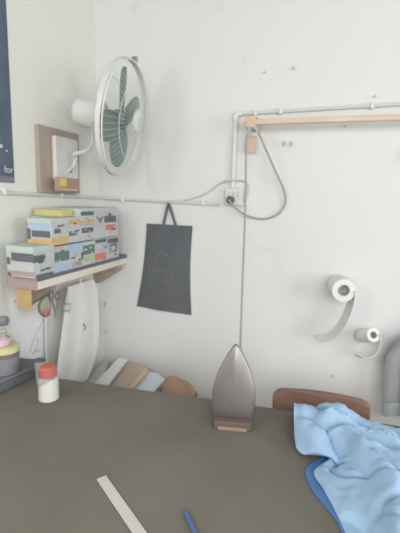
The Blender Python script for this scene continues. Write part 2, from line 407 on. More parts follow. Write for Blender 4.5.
bm = BM(); add_tube(bm, [(hk.x, 0, hk.z+0.004), (hk.x, -0.026, hk.z-0.002), (hk.x, -0.03, hk.z+0.006)], 0.003, 8); tag(obj('wall_hook', bm, 'nail'), 'small dark nail in the back wall holding the tote bag', 'nail')

# ------------------------------------------------------------------ poster on the left wall
px_ = WX+0.002
a = P(14.5, 183, 'x', px_)
yE, zB = a.y, a.z
t = thing('poster', (WX, yE-0.25, zB), 'dark blue grey poster cut off by the left edge, on the left wall', 'poster')
bm = BM(); add_box(bm, WX+0.0005, WX+0.003, yE-0.5, yE, zB, zB+0.86); obj('sheet', bm, 'poster', t)
bm = BM(); add_box(bm, WX+0.003, WX+0.004, yE-0.5, yE-0.002, zB+0.002, zB+0.022); obj('lower_band', bm, 'poster_rim', t, label='paler grey band along the bottom')
def text(body, size, loc, m, parent, name):
    cu = bpy.data.curves.new(name, 'FONT'); cu.body = body; cu.size = size; cu.extrude = 0.0004
    tmp = bpy.data.objects.new(name, cu); COL.objects.link(tmp)
    dg = bpy.context.evaluated_depsgraph_get(); me = bpy.data.meshes.new_from_object(tmp.evaluated_get(dg))
    bpy.data.objects.remove(tmp)
    b = bmesh.new(); b.from_mesh(me)
    # lettering runs along +y on the left wall and faces +x
    for v in b.verts: v.co = Vector((loc[0]+v.co.z, loc[1]+v.co.x, loc[2]+v.co.y))
    return obj(name, b, m, parent, shade=False)
q = P(4.5, 172.5, 'x', px_+0.002)
text('for', 0.036, (WX+0.0037, q.y, q.z), 'poster_print', t, 'lettering')
for X, Y, r in ((0.8, 146, 0.007), (6.5, 151, 0.004)):
    q = P(X, Y, 'x', px_)
    bm = BM(); add_lathe(bm, (WX+0.003, q.y, q.z), (1, 0, 0), [(0, r), (0.0008, r)], 12); obj('printed_dot', bm, 'poster_print', t)

# ------------------------------------------------------------------ wall fan in the corner
bx0 = WX
A = P(38, 124, 'x', WX+0.02); B = P(52, 193, 'x', WX+0.02); Cc = P(77, 132, 'x', WX+0.02)
zb0, zb1 = P(45, 192.5, 'x', WX+0.02).z, A.z
t = thing('wooden_board', (WX, (A.y+Cc.y)/2, zb0), 'brown wooden mounting board fixed to the left wall behind the white fan bracket', 'board')
bm = BM(); add_box(bm, WX+0.0005, WX+0.022, A.y, Cc.y+0.01, zb0, zb1); obj('plank', bm, 'board', t, 0.002)
for y, z in ((A.y+0.02, zb1-0.02), (Cc.y-0.01, zb1-0.02), (A.y+0.02, zb0+0.02)):
    bm = BM(); add_lathe(bm, (WX+0.022, y, z), (1, 0, 0), [(0, 0.004), (0.002, 0.003)], 10); obj('screw', bm, 'nail', t)
p0 = P(55, 135, 'x', WX+0.045); p1 = P(79, 184, 'x', WX+0.045)
fy = (p0.y+p1.y)/2
FC = P(121.5, 119, 'y', -0.29)          # centre of the guard
ax = Vector((math.cos(math.radians(9))*math.cos(math.radians(8)), math.sin(math.radians(8)), -math.sin(math.radians(9)))).normalized()
t = thing('wall_fan', (WX+0.022, fy, zb0), 'white wall fan with grey green blades in a round wire guard near the corner', 'fan')
bm = BM(); add_box(bm, WX+0.023, WX+0.045, p0.y, p1.y, p1.z+0.01, p0.z); obj('wall_bracket', bm, 'plastic_white', t, 0.006)
FR = 0.5*112*((FC-EYE).dot(FW))/400*0.985
uu = Vector((0, 0, 1)); uu = (uu-ax*uu.dot(ax)).normalized(); vv = ax.cross(uu)
def FP(along, r, ang): return FC+ax*along+uu*(r*math.cos(ang))+vv*(r*math.sin(ang))
mrear = P(76, 108, 'y', -0.29)
# motor housing
bm = BM(); add_lathe(bm, FC, ax, [(-0.205, 0.02), (-0.202, 0.046), (-0.19, 0.056), (-0.12, 0.06), (-0.085, 0.058), (-0.075, 0.045), (-0.07, 0.02)], 32); mot = obj('motor_housing', bm, 'plastic_white', t, 0.002)
# arm
pa = P(68, 167, 'x', WX+0.06)
bm = BM(); add_tube(bm, smooth([Vector((WX+0.042, fy, p1.z+0.05)), Vector((WX+0.075, fy, p1.z+0.075)), Vector((WX+0.085, fy-0.0, p1.z+0.11)), P(75, 154, 'y', fy-0.02), P(88, 150, 'y', -0.29), FC+ax*(-0.115)+uu*(-0.11), FC+ax*(-0.115)+uu*(-0.05)], 7), 0.008, 12); obj('arm', bm, 'conduit_grey', t)
bm = BM(); add_lathe(bm, (WX+0.045, fy+0.01, p1.z+0.055), (1, 0, 0), [(0, 0.009), (0.008, 0.009), (0.01, 0.004)], 16); obj('speed_knob', bm, 'dark', t, label='small dark knob')
# guards
def guard(prof, n, r, bands):
    bm = BM()
    for k in range(n):
        a0 = 2*PI*k/n
        add_tube(bm, [FP(h, rr, a0+tw) for h, rr, tw in prof], r, 5)
    for h, rr, w in bands: add_tube(bm, [FP(h, rr, 2*PI*k/56) for k in range(56)], w, 6, True)
    return bm
fr = smooth([(0.022, FR-0.003, 0), (0.048, FR*0.86, 0), (0.062, FR*0.6, 0.0), (0.07, FR*0.3, 0.0), (0.072, FR*0.17, 0)], 4)
obj('front_guard', guard(fr, 56, 0.00045, [(0.022, FR-0.003, 0.003), (0.058, FR*0.68, 0.0013)]), 'wire_white', t)
rr_ = smooth([(0.0, FR-0.003, 0), (-0.035, FR*0.9, 0), (-0.058, FR*0.6, 0), (-0.066, FR*0.3, 0), (-0.068, FR*0.22, 0)], 4)
obj('rear_guard', guard(rr_, 56, 0.00045, [(0.0, FR-0.003, 0.003), (-0.055, FR*0.68, 0.0013)]), 'wire_white', t)
bm = BM()
add_lathe(bm, FC, ax, [(-0.002, FR), (-0.002, FR+0.004), (0.016, FR+0.004), (0.016, FR), (-0.002, FR)], 72); 
for f in list(bm.faces):
    if len(f.verts) > 8: bm.faces.remove(f)
obj('guard_rim', bm, 'plastic_white', t)
bm = BM(); q = FP(0.011, FR+0.004, math.radians(-6)); add_box(bm, q.x-0.01, q.x+0.012, q.y-0.007, q.y+0.007, q.z-0.004, q.z+0.02); obj('rim_clip', bm, 'steel', t, 0.002)
bm = BM(); add_lathe(bm, FC, ax, [(0.066, FR*0.02), (0.066, FR*0.2), (0.076, FR*0.2), (0.081, FR*0.16), (0.082, 0.001)], 40); cap = obj('badge', bm, 'plastic_white', t, label='round white badge at the guard centre')
bm = BM(); add_lathe(bm, FC, ax, [(0.079, FR*0.09), (0.0835, FR*0.09), (0.084, FR*0.05), (0.0842, 0.001)], 32); obj('badge_disc', bm, 'k_lid', cap)
bm = BM(); add_lathe(bm, FC, ax, [(-0.07, 0.012), (-0.03, 0.012), (-0.028, 0.034), (0.012, 0.034), (0.022, 0.026), (0.025, 0.004)], 24); obj('hub', bm, 'blade', t)
for k, a0 in enumerate((2, 106, 184, 290)):
    a0 = math.radians(a0)
    rows = []
    for i in range(13):
        s = i/12; r = 0.028+s*(FR*0.86-0.028)
        wdt = (0.032+0.088*math.sin(PI*min(1, 0.15+s*0.72)))*(1 if s < 0.85 else max(0.45, math.sqrt(max(0, 1-((s-0.85)/0.17)**2))))
        row = []
        for j in range(7):
            w = (j/6-0.42)*wdt
            pit = math.radians(21-7*s)
            ang = a0+0.10*s
            base = FP(0, r, ang); tang = (FP(0, 1, ang+0.01)-FP(0, 1, ang-0.01)).normalized()
            camber = 0.010*(1-(2*j/6-1)**2)
            row.append(base+tang*(w*math.cos(pit))+ax*(w*math.sin(pit)*0.75+camber-0.008))
        rows.append(row)
    bm = BM(); add_sheet(bm, rows, ax*0.0025); obj('blade', bm, 'blade', t)
for dy in (0.0, 0.02):
    bm = BM(); q = Vector((WX+0.075, fy+0.025+dy*0, p1.z+0.035)) 
    if dy: continue
    add_tube(bm, [q, q+Vector((0.002, 0, -0.05))], 0.0012, 6); add_lathe(bm, q+Vector((0.002, 0, -0.058)), (0, 0, 1), [(0, 0.003), (0.006, 0.004), (0.01, 0.002)], 10); obj('pull_cord', bm, 'cable_pale', t)
# brown switch box under the bracket
c0 = P(56, 177, 'x', WX+0.075); c1 = P(76, 192, 'x', WX+0.075)
t = thing('switch_box', (WX+0.05, (c0.y+c1.y)/2, c1.z), 'small brown box with a yellow sticker at the foot of the fan bracket', 'box')
bm = BM(); add_box(bm, WX+0.0625, WX+0.092, c0.y, c1.y, c1.z, c0.z); obj('box_body', bm, 'brown_box', t, 0.004)
bm = BM(); add_box(bm, WX+0.092, WX+0.093, c0.y+0.004, c0.y+0.045, c1.z+0.022, c0.z-0.003); obj('sticker', bm, 'yellow', t)
bm = BM(); add_box(bm, WX+0.092, WX+0.0935, c0.y+0.006, c1.y-0.012, c1.z+0.005, c1.z+0.011); obj('lower_lip', bm, 'tan_edge', t)

# ------------------------------------------------------------------ shelf with cartons
n0 = P(127, 263.5, 'y', -0.004); sz = n0.z; zs = sz+0.0475
cn = P(33.5, 279.5, 'z', zs)           # near corner of the grey carton, which overhangs the shelf end
def xfront(y): return n0.x+0.002+(cn.x-n0.x-0.002)*(y/cn.y)
n1 = P(20, 296.5, 'z', sz)
SF = -1.015
t = thing('wall_shelf', (WX, -0.4, sz-0.02), 'cream painted wall shelf on the left wall carrying the cartons', 'shelf')
q = P(39, 290, 'z', sz); ye = q.y
xl = P(9, 285, 'y', ye).x
add = [(WX+0.001, ye+0.10), (xl, ye), (q.x, ye), (n0.x, -0.004), (WX+0.001, -0.004)]
bm = BM(); add_hull(bm, [(x, y, sz) for x, y in add], [(x, y, sz+0.03) for x, y in add]); obj('shelf_board', bm, 'shelf', t, 0.002)
bm = BM(); add_hull(bm, [(x, y, sz+0.0302) for x, y in add], [(x+0.001*(x > -1.1), y, sz+0.047) for x, y in add]); obj('liner', bm, 'liner', t, label='dark blue grey liner strip on the shelf')
bm = BM(); add_box(bm, xl+0.002, q.x-0.004, ye-0.005, ye-0.0002, sz-0.003, sz+0.044); obj('end_board', bm, 'k_pink', t, 0.002, label='pinkish brown end board')
for y in (-0.035, ye+0.13):
    bm = BM(); add_hull(bm, [(WX+0.001, y-0.015, sz-0.0005), (WX+0.001, y-0.015, sz-0.11), (WX+0.03, y-0.015, sz-0.11), (SF-0.035, y-0.015, sz-0.03), (SF-0.035, y-0.015, sz-0.0005)],
                                [(WX+0.001, y+0.015, sz-0.0005), (WX+0.001, y+0.015, sz-0.11), (WX+0.03, y+0.015, sz-0.11), (SF-0.035, y+0.015, sz-0.03), (SF-0.035, y+0.015, sz-0.0005)]); obj('bracket', bm, 'bracket', t, 0.002, label='brown wooden bracket')
XF = SF-0.003
def yat(px, x=None):
    if x is not None: return P(px, 240, 'x', x).y
    y = -0.4
    for _ in range(8): y = P(px, 240, 'x', xfront(y)).y
    return y
def carton(y0, y1, z0, z1, body, lid, side, front, label, xb=None, xf=None):
    """side: patches on the face towards the room (u along y, v up); front: patches on the near end"""
    xf = xfront((y0+y1)/2)-0.001 if xf is None else xf
    xb = WX+0.012 if xb is None else xb
    y0 += 0.001; y1 -= 0.001
    t = thing('carton', ((xf+xb)/2, (y0+y1)/2, z0), label, 'box', 'cartons on the wall shelf')
    zl = z1-(z1-z0)*0.16
    bm = BM(); add_box(bm, xb+0.0012, xf-0.0012, y0+0.0012, y1-0.0012, z0+0.0004, zl); obj('carton_body', bm, body, t, 0.0015)
    bm = BM(); add_box(bm, xb, xf, y0, y1, zl-0.004, z1); obj('carton_lid', bm, lid, t, 0.0015)
    H = z1-z0
    for i_, (u0, u1, v0, v1, m) in enumerate(side):
        L = y1-y0
        bm = BM(); add_box(bm, xf-0.0012, xf+0.0004+0.0003*i_, y0+u0*L, y0+u1*L, z0+v0*H, z0+v1*H); obj('printed_panel', bm, m, t)
    for i_, (u0, u1, v0, v1, m) in enumerate(front):
        L = xf-xb
        bm = BM(); add_box(bm, xb+u0*L, xb+u1*L, y0-0.0004-0.0003*i_, y0+0.0013, z0+v0*H, z0+v1*H); obj('printed_panel', bm, m, t)
    rs = random.Random(int(abs(y0)*1e4)+int(z0*1e4))
    if side:
        L = y1-y0
        for k in range(5):
            u, v = rs.uniform(0.06, 0.7), rs.uniform(0.05, 0.78); du, dv = rs.uniform(0.08, 0.26), rs.uniform(0.04, 0.09)
            bm = BM(); add_box(bm, xf-0.0012, xf+0.0024+0.0003*k, y0+u*L, y0+(u+du)*L, z0+v*H, z0+(v+dv)*H); obj('printed_mark', bm, rs.choice(['k_dark', 'k_grey', 'k_dark', 'k_blue', 'k_pink', 'k_green', 'k_lid']), t)
    return t
Y = [yat(p) for p in (33, 54, 69.5, 83, 95, 107, 119)]
zl_ = P(62, 246, 'x', xfront(Y[1])).z
zt_ = P(110, 208, 'x', xfront(-0.12)).z
# lower row, nearest first
zf_ = P(33, 247.5, 'x', xfront(Y[0])).z
carton(Y[0], Y[1], zs, zf_, 'k_grey', 'k_lid', [(0.0, 0.5, 0.5, 0.72, 'k_dark'), (0.1, 0.75, 0.15, 0.5, 'k_white'), (0.55, 0.95, 0.55, 0.8, 'k_white'), (0.1, 0.9, 0.02, 0.1, 'k_dark'), (0.3, 0.5, 0.25, 0.4, 'k_grey')],
       [(0.02, 0.2, 0.6, 0.74, 'k_white'), (0.2, 1.0, 0.52, 0.78, 'k_dark'), (0.0, 1.0, 0.06, 0.2, 'k_pink'), (0.05, 0.16, 0.02, 0.14, 'k_dark'), (0.04, 0.14, 0.4, 0.62, 'k_dark')], 'large grey carton with a pale green lid at the near end of the shelf', xb=P(6, 262, 'y', Y[0]).x)
carton(Y[1], Y[2], zs, zl_, 'k_white', 'k_grey', [(0.05, 0.95, 0.42, 0.78, 'k_green'), (0.0, 0.95, 0.05, 0.3, 'k_blue'), (0.1, 0.6, 0.3, 0.4, 'k_white'), (0.0, 0.5, 0.88, 0.98, 'k_orange')], [], 'lower carton with a dark green title and pale blue foot next to the grey carton')
carton(Y[2], Y[3], zs, zl_, 'k_white', 'k_blue', [(0.05, 0.95, 0.62, 0.84, 'k_blue'), (0.15, 0.85, 0.08, 0.25, 'k_pink'), (0.85, 0.97, 0.3, 0.6, 'k_dark')], [], 'lower carton with light blue top band over a white face')
carton(Y[3], Y[4], zs, zl_, 'k_white', 'k_lid', [(0.05, 0.95, 0.45, 0.85, 'k_green'), (0.1, 0.95, 0.16, 0.38, 'k_lgreen'), (0.3, 0.7, 0.02, 0.12, 'k_white')], [], 'lower carton with a dark green title and light green foot')
carton(Y[4], Y[5], zs, zl_+0.004, 'k_white', 'k_grey', [(0.05, 0.95, 0.82, 0.97, 'k_dark'), (0.1, 0.9, 0.45, 0.6, 'k_grey'), (0.05, 0.9, 0.08, 0.36, 'k_red')], [], 'lower carton with an orange red foot panel')
carton(Y[5], Y[6], zs, zl_+0.002, 'k_grey', 'k_white', [(0.1, 0.9, 0.7, 0.95, 'k_dark'), (0.25, 0.8, 0.3, 0.66, 'k_dark'), (0.35, 0.68, 0.38, 0.58, 'k_white')], [], 'lower carton with a dark round mark at the far end of the shelf')
# upper row
U = [yat(p) for p in (52, 69.5, 82, 94, 105, 118)]
hz = zl_+0.0045
zm_ = P(56, 218.5, 'x', xfront(Y[1])).z
carton(U[0], U[1], hz, zm_, 'k_white', 'k_lid', [(0.0, 0.9, 0.05, 0.3, 'k_orange'), (0.1, 0.9, 0.4, 0.7, 'k_grey'), (0.15, 0.5, 0.45, 0.6, 'k_dark')],
       [(0.0, 1.0, 0.03, 0.24, 'k_orange'), (0.2, 0.95, 0.3, 0.54, 'k_dark'), (0.05, 0.95, 0.6, 0.8, 'k_blue'), (0.0, 0.14, 0.2, 0.6, 'k_dark')], 'upper carton at the near end with blue and orange stripes, set above the grey one', xb=max(WX+0.004, P(27, 232, 'y', U[0]).x))
carton(U[1], U[2], hz, zm_, 'k_white', 'k_white', [(0.0, 0.6, 0.28, 0.46, 'k_green'), (0.0, 0.9, 0.74, 0.92, 'k_orange'), (0.1, 0.9, 0.05, 0.2, 'k_grey')], [], 'upper white carton with a short green title and an orange top band')
zh = hz+(zt_-hz)*0.5
carton(U[2], U[3], hz, zh, 'k_white', 'k_grey', [(0.05, 0.95, 0.5, 0.82, 'k_dark'), (0.3, 0.6, 0.1, 0.4, 'k_grey')], [], 'flat white carton with a dark title below the orange edged one')
carton(U[2], U[3], zh+0.0005, zt_, 'k_white', 'k_lid', [(0.0, 1.0, 0.05, 0.3, 'k_orange'), (0.0, 1.0, 0.58, 0.83, 'k_dark')], [], 'flat carton with an orange lower edge and dark title on top of the stack')
carton(U[3], U[4], hz, zt_+0.002, 'k_white', 'k_grey', [(0.1, 0.9, 0.3, 0.6, 'k_grey'), (0.1, 0.9, 0.04, 0.12, 'k_lid')], [], 'upper plain pale carton between the orange edged carton and the red marked one')
carton(U[4], U[5], hz, zt_+0.002, 'k_white', 'k_grey', [(0.0, 0.85, 0.5, 0.72, 'k_dark'), (0.1, 0.85, 0.25, 0.42, 'k_red')], [], 'upper carton with a dark band and a red block at the far end')
y0, y1 = yat(52, -1.07), yat(77, -1.07)
zy = P(58, 210, 'x', -1.05).z
carton(y0+0.03, U[2]-0.003, zm_+0.0006, zy, 'k_yellow', 'k_yellow', [], [], 'flat olive yellow carton lying on top of the stack', xf=-1.045, xb=WX+0.02)

# tan card hanging under the near end of the shelf
hy = ye-0.008
q0, q1 = P(17, 281, 'y', hy), P(33, 310, 'y', hy)
t = thing('hanging_card', ((q0.x+q1.x)/2, hy, q1.z), 'tan brown card hanging below the near end of the shelf', 'card')
bm = BM(); add_sheet(bm, [[(q0.x, hy-0.002, sz-0.001), (q1.x, hy-0.002, sz-0.001)], [(q0.x+0.001, hy-0.008, (sz+q1.z)/2), (q1.x, hy-0.008, (sz+q1.z)/2)], [(q0.x, hy-0.005, q1.z), (q1.x, hy-0.005, q1.z)]], (0, 0.003, 0)); obj('card_sheet', bm, 'cream_card', t)
bm = BM(); add_box(bm, q0.x, q1.x, hy-0.0095, hy+0.001, sz-0.014, sz-0.003); obj('fold', bm, 'cream_card', t, 0.002)

# ------------------------------------------------------------------ things hanging on the left wall under the shelf
def wp(px, py, x): return P(px, py, 'x', x)
xw = WX+0.0006
t = thing('paper_sheet', (WX, -0.5, 0.9), 'large white pattern paper pinned on the left wall below the shelf', 'paper')
quad = [wp(10, 298, xw), wp(43, 296, xw), wp(44, 359, xw), wp(20, 359, xw), wp(12, 330, xw)]
bm = BM(); add_hull(bm, [p for p in quad], [p+Vector((0.0015, 0, 0)) for p in quad]); obj('sheet', bm, 'paper', t)
for X, Y_ in ((14, 301), (40, 299)):
    q = wp(X, Y_, xw); bm = BM(); add_lathe(bm, (WX-0.0004, q.y, q.z), (1, 0, 0), [(0, 0.004), (0.004, 0.004), (0.006, 0.002)], 12); obj('pin', bm, 'nail', t)
for k, pix in enumerate(([(30, 352), (34, 338), (40, 326), (43, 320)], [(33, 354), (38, 344), (36, 338)], [(34, 352), (40, 350)])):
    bm = BM(); add_tube(bm, smooth([wp(x, y, xw+0.002) for x, y in pix], 4), 0.0018, 6); obj('drawn_line', bm, 'paper_ink', t)
# hanging rod / thin pipe
a, b_ = wp(46, 312, WX+0.02), wp(46.5, 372, WX+0.02)
bm = BM(); add_tube(bm, [a, b_], 0.006, 10); tag(obj('thin_stick', bm, 'conduit_grey'), 'thin pale stick upright on the left wall beside the pattern paper', 'stick')
# colourful pouch
xh = -1.06
t = thing('pin_cushion', wp(44, 316, xh), 'green and red hanging pincushion with dark rim below the shelf', 'pincushion')
cpt = wp(44, 306, xh)
pix = [(39, 306), (42, 300), (48, 295), (50, 297), (49.5, 306), (49, 314), (44, 316), (40, 312)]
loop = smooth([wp(x, y, xh) for x, y in pix], 4, True)
cen = sum(loop, Vector())/len(loop)
bm = BM(); add_hull(bm, [p+Vector((-0.012, 0.006, 0)) for p in loop], [cen+(p-cen)*0.92+Vector((0.006, 0, 0)) for p in loop]); obj('cushion', bm, 'green', t, 0.003)
bm = BM(); add_tube(bm, [p for p in loop], 0.0045, 8, True); obj('rim', bm, 'dark', t, label='dark grey rim')
q = wp(45.5, 312, xh+0.004); bm = BM(); add_lathe(bm, q, (1, -0.3, 0), [(-0.006, 0.012), (0.008, 0.014), (0.012, 0.008)], 16); obj('red_patch', bm, 'coral', t, label='red round patch')
bm = BM(); add_tube(bm, [loop[8], Vector((loop[8].x, loop[8].y, sz))], 0.0018, 6); obj('loop_string', bm, 'cable_grey', t)
# scissors hanging
xh = -1.05
t = thing('scissors', wp(54, 310, xh), 'grey scissors hanging by their handles below the shelf', 'scissors')
for s, (cx, tx) in enumerate(((51.5, 56), (57.5, 53))):
    c_ = wp(cx, 296, xh); hx = [c_+Vector((0, 0.011*math.cos(k*PI/8), 0.017*math.sin(k*PI/8))) for k in range(16)]
    bm = BM(); add_tube(bm, hx, 0.0036, 8, True); obj('handle', bm, 'dark', t, label='dark looped handle')
    a, b_ = wp(cx, 299, xh), wp(tx, 318, xh)
    bm = BM(); add_hull(bm, [a+Vector((0, -0.006, 0)), a+Vector((0, 0.006, 0)), b_+Vector((0, 0.001, 0)), b_+Vector((0, -0.001, 0))], [v+Vector((0.002, 0, 0)) for v in (a+Vector((0, -0.006, 0)), a+Vector((0, 0.006, 0)), b_+Vector((0, 0.001, 0)), b_+Vector((0, -0.001, 0)))]); ob = obj('shear_blade', bm, 'steel', t)
    if s:
        for v in ob.data.vertices: v.co.x += 0.0025
bm = BM(); add_tube(bm, [wp(54.5, 293, xh), Vector((xh, wp(54.5, 293, xh).y, sz+0.0005))], 0.002, 6); obj('loop_string', bm, 'cable_grey', t)
# grey spool hanging
a = wp(66, 312, -1.05)
t = thing('hanging_spool', a, 'grey green spool hanging above the white cloth', 'spool')
bm = BM(); add_lathe(bm, a, (0, 0.35, 1), [(0, 0.016), (0.004, 0.016), (0.004, 0.011), (0.034, 0.011), (0.034, 0.016), (0.038, 0.016)], 20); obj('spool_body', bm, 'green_grey', t)
bm = BM(); add_lathe(bm, a, (0, 0.35, 1), [(0.006, 0.0112), (0.01, 0.015), (0.028, 0.015), (0.032, 0.0112)], 20); obj('thread', bm, 'k_grey', t)
bm = BM(); add_tube(bm, [a+Vector((0, 0.012, 0.036)), Vector((a.x, a.y+0.014, sz))], 0.0015, 6); obj('loop_string', bm, 'cable_grey', t)

# white cloth hanging from the shelf
xc = -1.13
Lp = [(68, 287), (66, 300), (64, 318), (61, 340), (57.5, 366), (55, 392)]
Rp = [(94, 279), (97, 292), (99, 315), (98.5, 338), (95, 358), (88, 380)]
rows = []
Ls, Rs = smooth([(x, y, 0) for x, y in Lp], 4), smooth([(x, y, 0) for x, y in Rp], 4)
for i, (l, r) in enumerate(zip(Ls, Rs)):
    row = []; v = i/(len(Ls)-1)
    for j in range(17):
        u = j/16; x = l.x*(1-u)+r.x*u; y = l.y*(1-u)+r.y*u
        row.append(wp(x, y, xc+0.007*(0.3+0.7*v)*math.sin(u*12+0.5)-0.035*u))
    rows.append(row)
t = thing('hanging_cloth', (xc-0.02, rows[-1][8].y, rows[-1][8].z), 'white cloth hanging in soft folds below the shelf beside the corner', 'cloth')
bm = BM(); add_sheet(bm, rows, (-0.003, 0.001, 0)); obj('fabric', bm, 'cloth_white', t)
bm = BM(); add_tube(bm, [rows[0][8]+Vector((-0.001, 0, -0.004)), Vector((rows[0][8].x, rows[0][8].y, sz-0.001))], 0.003, 6); obj('hanging_loop', bm, 'cloth_white', t)
bm = BM(); add_tube(bm, smooth([rows[10][9]+Vector((0.004, 0, 0.02)), rows[10][9]+Vector((0.005, 0.012, -0.004)), rows[10][9]+Vector((0.005, -0.002, -0.012))], 4), 0.0022, 6); obj('hook_mark', bm, 'k_dark', t, label='small dark curved mark')

# ------------------------------------------------------------------ ironing table
e0, e1 = P(60, 378, 'z', TZ), P(390, 424, 'z', TZ)
dr = (e1-e0).normalized()
L = e0+dr*((WX+0.015-e0.x)/dr.x); R = e0+dr*((1.0-e0.x)/dr.x)
top = [(L.x, -1.36), (R.x, -1.36), (R.x, R.y), (L.x, L.y)]
t = thing('ironing_table', ((L.x+R.x)/2, -0.95, 0), 'large table covered in dark olive grey cloth filling the foreground', 'table')
bm = BM(); add_hull(bm, [(x, y, TZ-0.012) for x, y in top], [(x, y, TZ) for x, y in top]); obj('cloth_cover', bm, 'table', t, 0.005)
bm = BM(); add_hull(bm, [(x, y, TZ-0.045) for x, y in top], [(x, y, TZ-0.0122) for x, y in top]); obj('tabletop', bm, 'table_edge', t, 0.003)
for x in (L.x+0.06, R.x-0.06):
    for y in (-1.30, -0.72):
        bm = BM(); add_box(bm, x-0.03, x+0.03, y-0.03, y+0.03, 0.0005, TZ-0.045); obj('leg', bm, 'table_edge', t, 0.003)
for y in (-1.30, -0.72):
    bm = BM(); add_box(bm, L.x+0.091, R.x-0.091, y-0.012, y+0.012, TZ-0.13, TZ-0.0455); obj('apron', bm, 'table_edge', t)

# black case on the left of the table
ch = 0.045
pt = [P(-24, 350, 'z', TZ+ch), P(46, 359.5, 'z', TZ+ch), P(36, 366, 'z', TZ+ch), P(-24, 392, 'z', TZ+ch)]
pt[0].x = max(pt[0].x, WX+0.02); pt[3].x = max(pt[3].x, WX+0.02)
t = thing('flat_case', (sum(p.x for p in pt)/4, sum(p.y for p in pt)/4, TZ), 'flat black case lying on the left end of the table', 'case')
bm = BM(); add_hull(bm, [(p.x, p.y, TZ+0.0006) for p in pt], [(p.x, p.y, TZ+ch*0.7) for p in pt]); obj('case_base', bm, 'case_side', t, 0.004)
bm = BM(); add_hull(bm, [(p.x, p.y, TZ+ch*0.7+0.0003) for p in pt], [(p.x, p.y, TZ+ch) for p in pt]); obj('case_lid', bm, 'case', t, 0.004)
zc = TZ+ch+0.0006

# stack at the left edge
a = P(6, 371, 'z', zc)
def cyl_thing(name, o, ax_, prof, m, label, cat, seg=28):
    bm = BM(); add_lathe(bm, o, ax_, prof, seg); return bm
k = (a-EYE).dot(FW)/400
t = thing('round_tin', a, 'purple grey round tin standing on the black case', 'tin')
h1 = 21*k; r1 = 13*k
bm = BM(); add_lathe(bm, a, (0, 0, 1), [(0, r1*0.96), (0.003, r1), (h1-0.004, r1), (h1, r1*0.97)], 32); obj('tin_body', bm, 'purple_grey', t)
bm = BM(); add_lathe(bm, a, (0, 0, 1), [(h1*0.8, r1*1.02), (h1*0.86, r1*1.03), (h1*0.98, r1*1.03), (h1*0.985, r1*0.98)], 32); obj('tin_rim', bm, 'dark', t)
z1 = a.z+h1+0.0006; h2 = 6*k
o = Vector((a.x+0.001, a.y, z1))
t = thing('tape_roll', o, 'pale yellow tape roll on top of the purple grey tin', 'tape')
bm = BM(); add_lathe(bm, o, (0, 0, 1), [(0, r1*0.98), (0.002, r1*1.04), (h2-0.002, r1*1.04), (h2, r1*0.98)], 32); obj('tape_band', bm, 'yellow_roll', t)
bm = BM(); add_lathe(bm, o, (0, 0, 1), [(h2*0.5, r1*0.5), (h2+0.0008, r1*0.5), (h2+0.0008, r1*0.3)], 24); obj('tape_core', bm, 'core', t)
z2 = z1+h2+0.0012; h3 = 6.5*k
o = Vector((a.x-0.018, a.y, z2))
t = thing('tape_roll', o, 'smaller pale pink tape roll on top of the yellow roll', 'tape')
bm = BM(); add_lathe(bm, o, (0, 0, 1), [(0, r1*0.7), (0.002, r1*0.74), (h3-0.002, r1*0.74), (h3, r1*0.7)], 28); obj('tape_band', bm, 'pink', t)
bm = BM(); add_lathe(bm, o, (0, 0, 1), [(h3*0.5, r1*0.36), (h3+0.0006, r1*0.36), (h3+0.0006, r1*0.2)], 20); obj('tape_core', bm, 'core', t)
z3 = z2+h3+0.001
o = Vector((a.x-0.008, a.y+0.004, z3))
t = thing('thread_spool', o, 'green grey thread spool standing on the pink tape roll', 'spool')
h4 = 0.03
bm = BM(); add_lathe(bm, o, (0, 0, 1), [(0, 0.014), (0.003, 0.014), (0.003, 0.007), (h4-0.003, 0.007), (h4-0.003, 0.014), (h4, 0.014)], 20); obj('spool_body', bm, 'plastic_white', t)
bm = BM(); add_lathe(bm, o, (0, 0, 1), [(0.0035, 0.0075), (0.005, 0.012), (h4-0.005, 0.012), (h4-0.0035, 0.0075)], 20); obj('thread', bm, 'green_grey', t)
z4 = z3+h4+0.001
t = thing('thread_cone', Vector((a.x-0.02, a.y, z4)), 'dark grey cone of thread with white end lying on top of the stack', 'spool')
p = Vector((a.x-0.052, a.y, z4+0.021)); dx = Vector((0.9, 0.2, 0.16)).normalized()
bm = BM(); add_lathe(bm, p, dx, [(0, 0.017), (0.004, 0.02), (0.055, 0.017), (0.06, 0.012)], 24); obj('thread', bm, 'dark_spool', t)
bm = BM(); add_lathe(bm, p, -dx, [(-0.001, 0.021), (0.006, 0.021), (0.009, 0.016)], 24); obj('end_cap', bm, 'plastic_white', t, label='white end cap')

# jar with red lid
jb = P(45.5, 401.5, 'z', TZ); k = (jb-EYE).dot(FW)/400
JR = 10.2*k; JH = 26*k
t = thing('powder_jar', (jb.x, jb.y, TZ), 'clear jar of white powder with a red lid on the table left of centre', 'jar')
jz = jb+Vector((0, 0.5*JR, 0.0006))
bm = BM(); add_lathe(bm, jz, (0, 0, 1), [(0, JR*0.9), (0.004, JR), (JH*0.72, JR), (JH*0.86, JR*0.92), (JH, JR*0.74)], 36); obj('jar_body', bm, 'jar_glass', t)
bm = BM(); 
seg = 28; lo = [jz+Vector((JR*0.93*math.cos(2*PI*i/seg), JR*0.93*math.sin(2*PI*i/seg), 0.004)) for i in range(seg)]
hi = [p+Vector((0, 0, JH*(0.66+0.2*math.cos(2*PI*i/seg)))) for i, p in enumerate(lo)]
hi = [Vector((jz.x+(p.x-jz.x)*0.94, jz.y+(p.y-jz.y)*0.94, p.z)) for p in hi]
add_hull(bm, lo, hi); obj('powder', bm, 'powder', t, label='white powder heaped to one side')
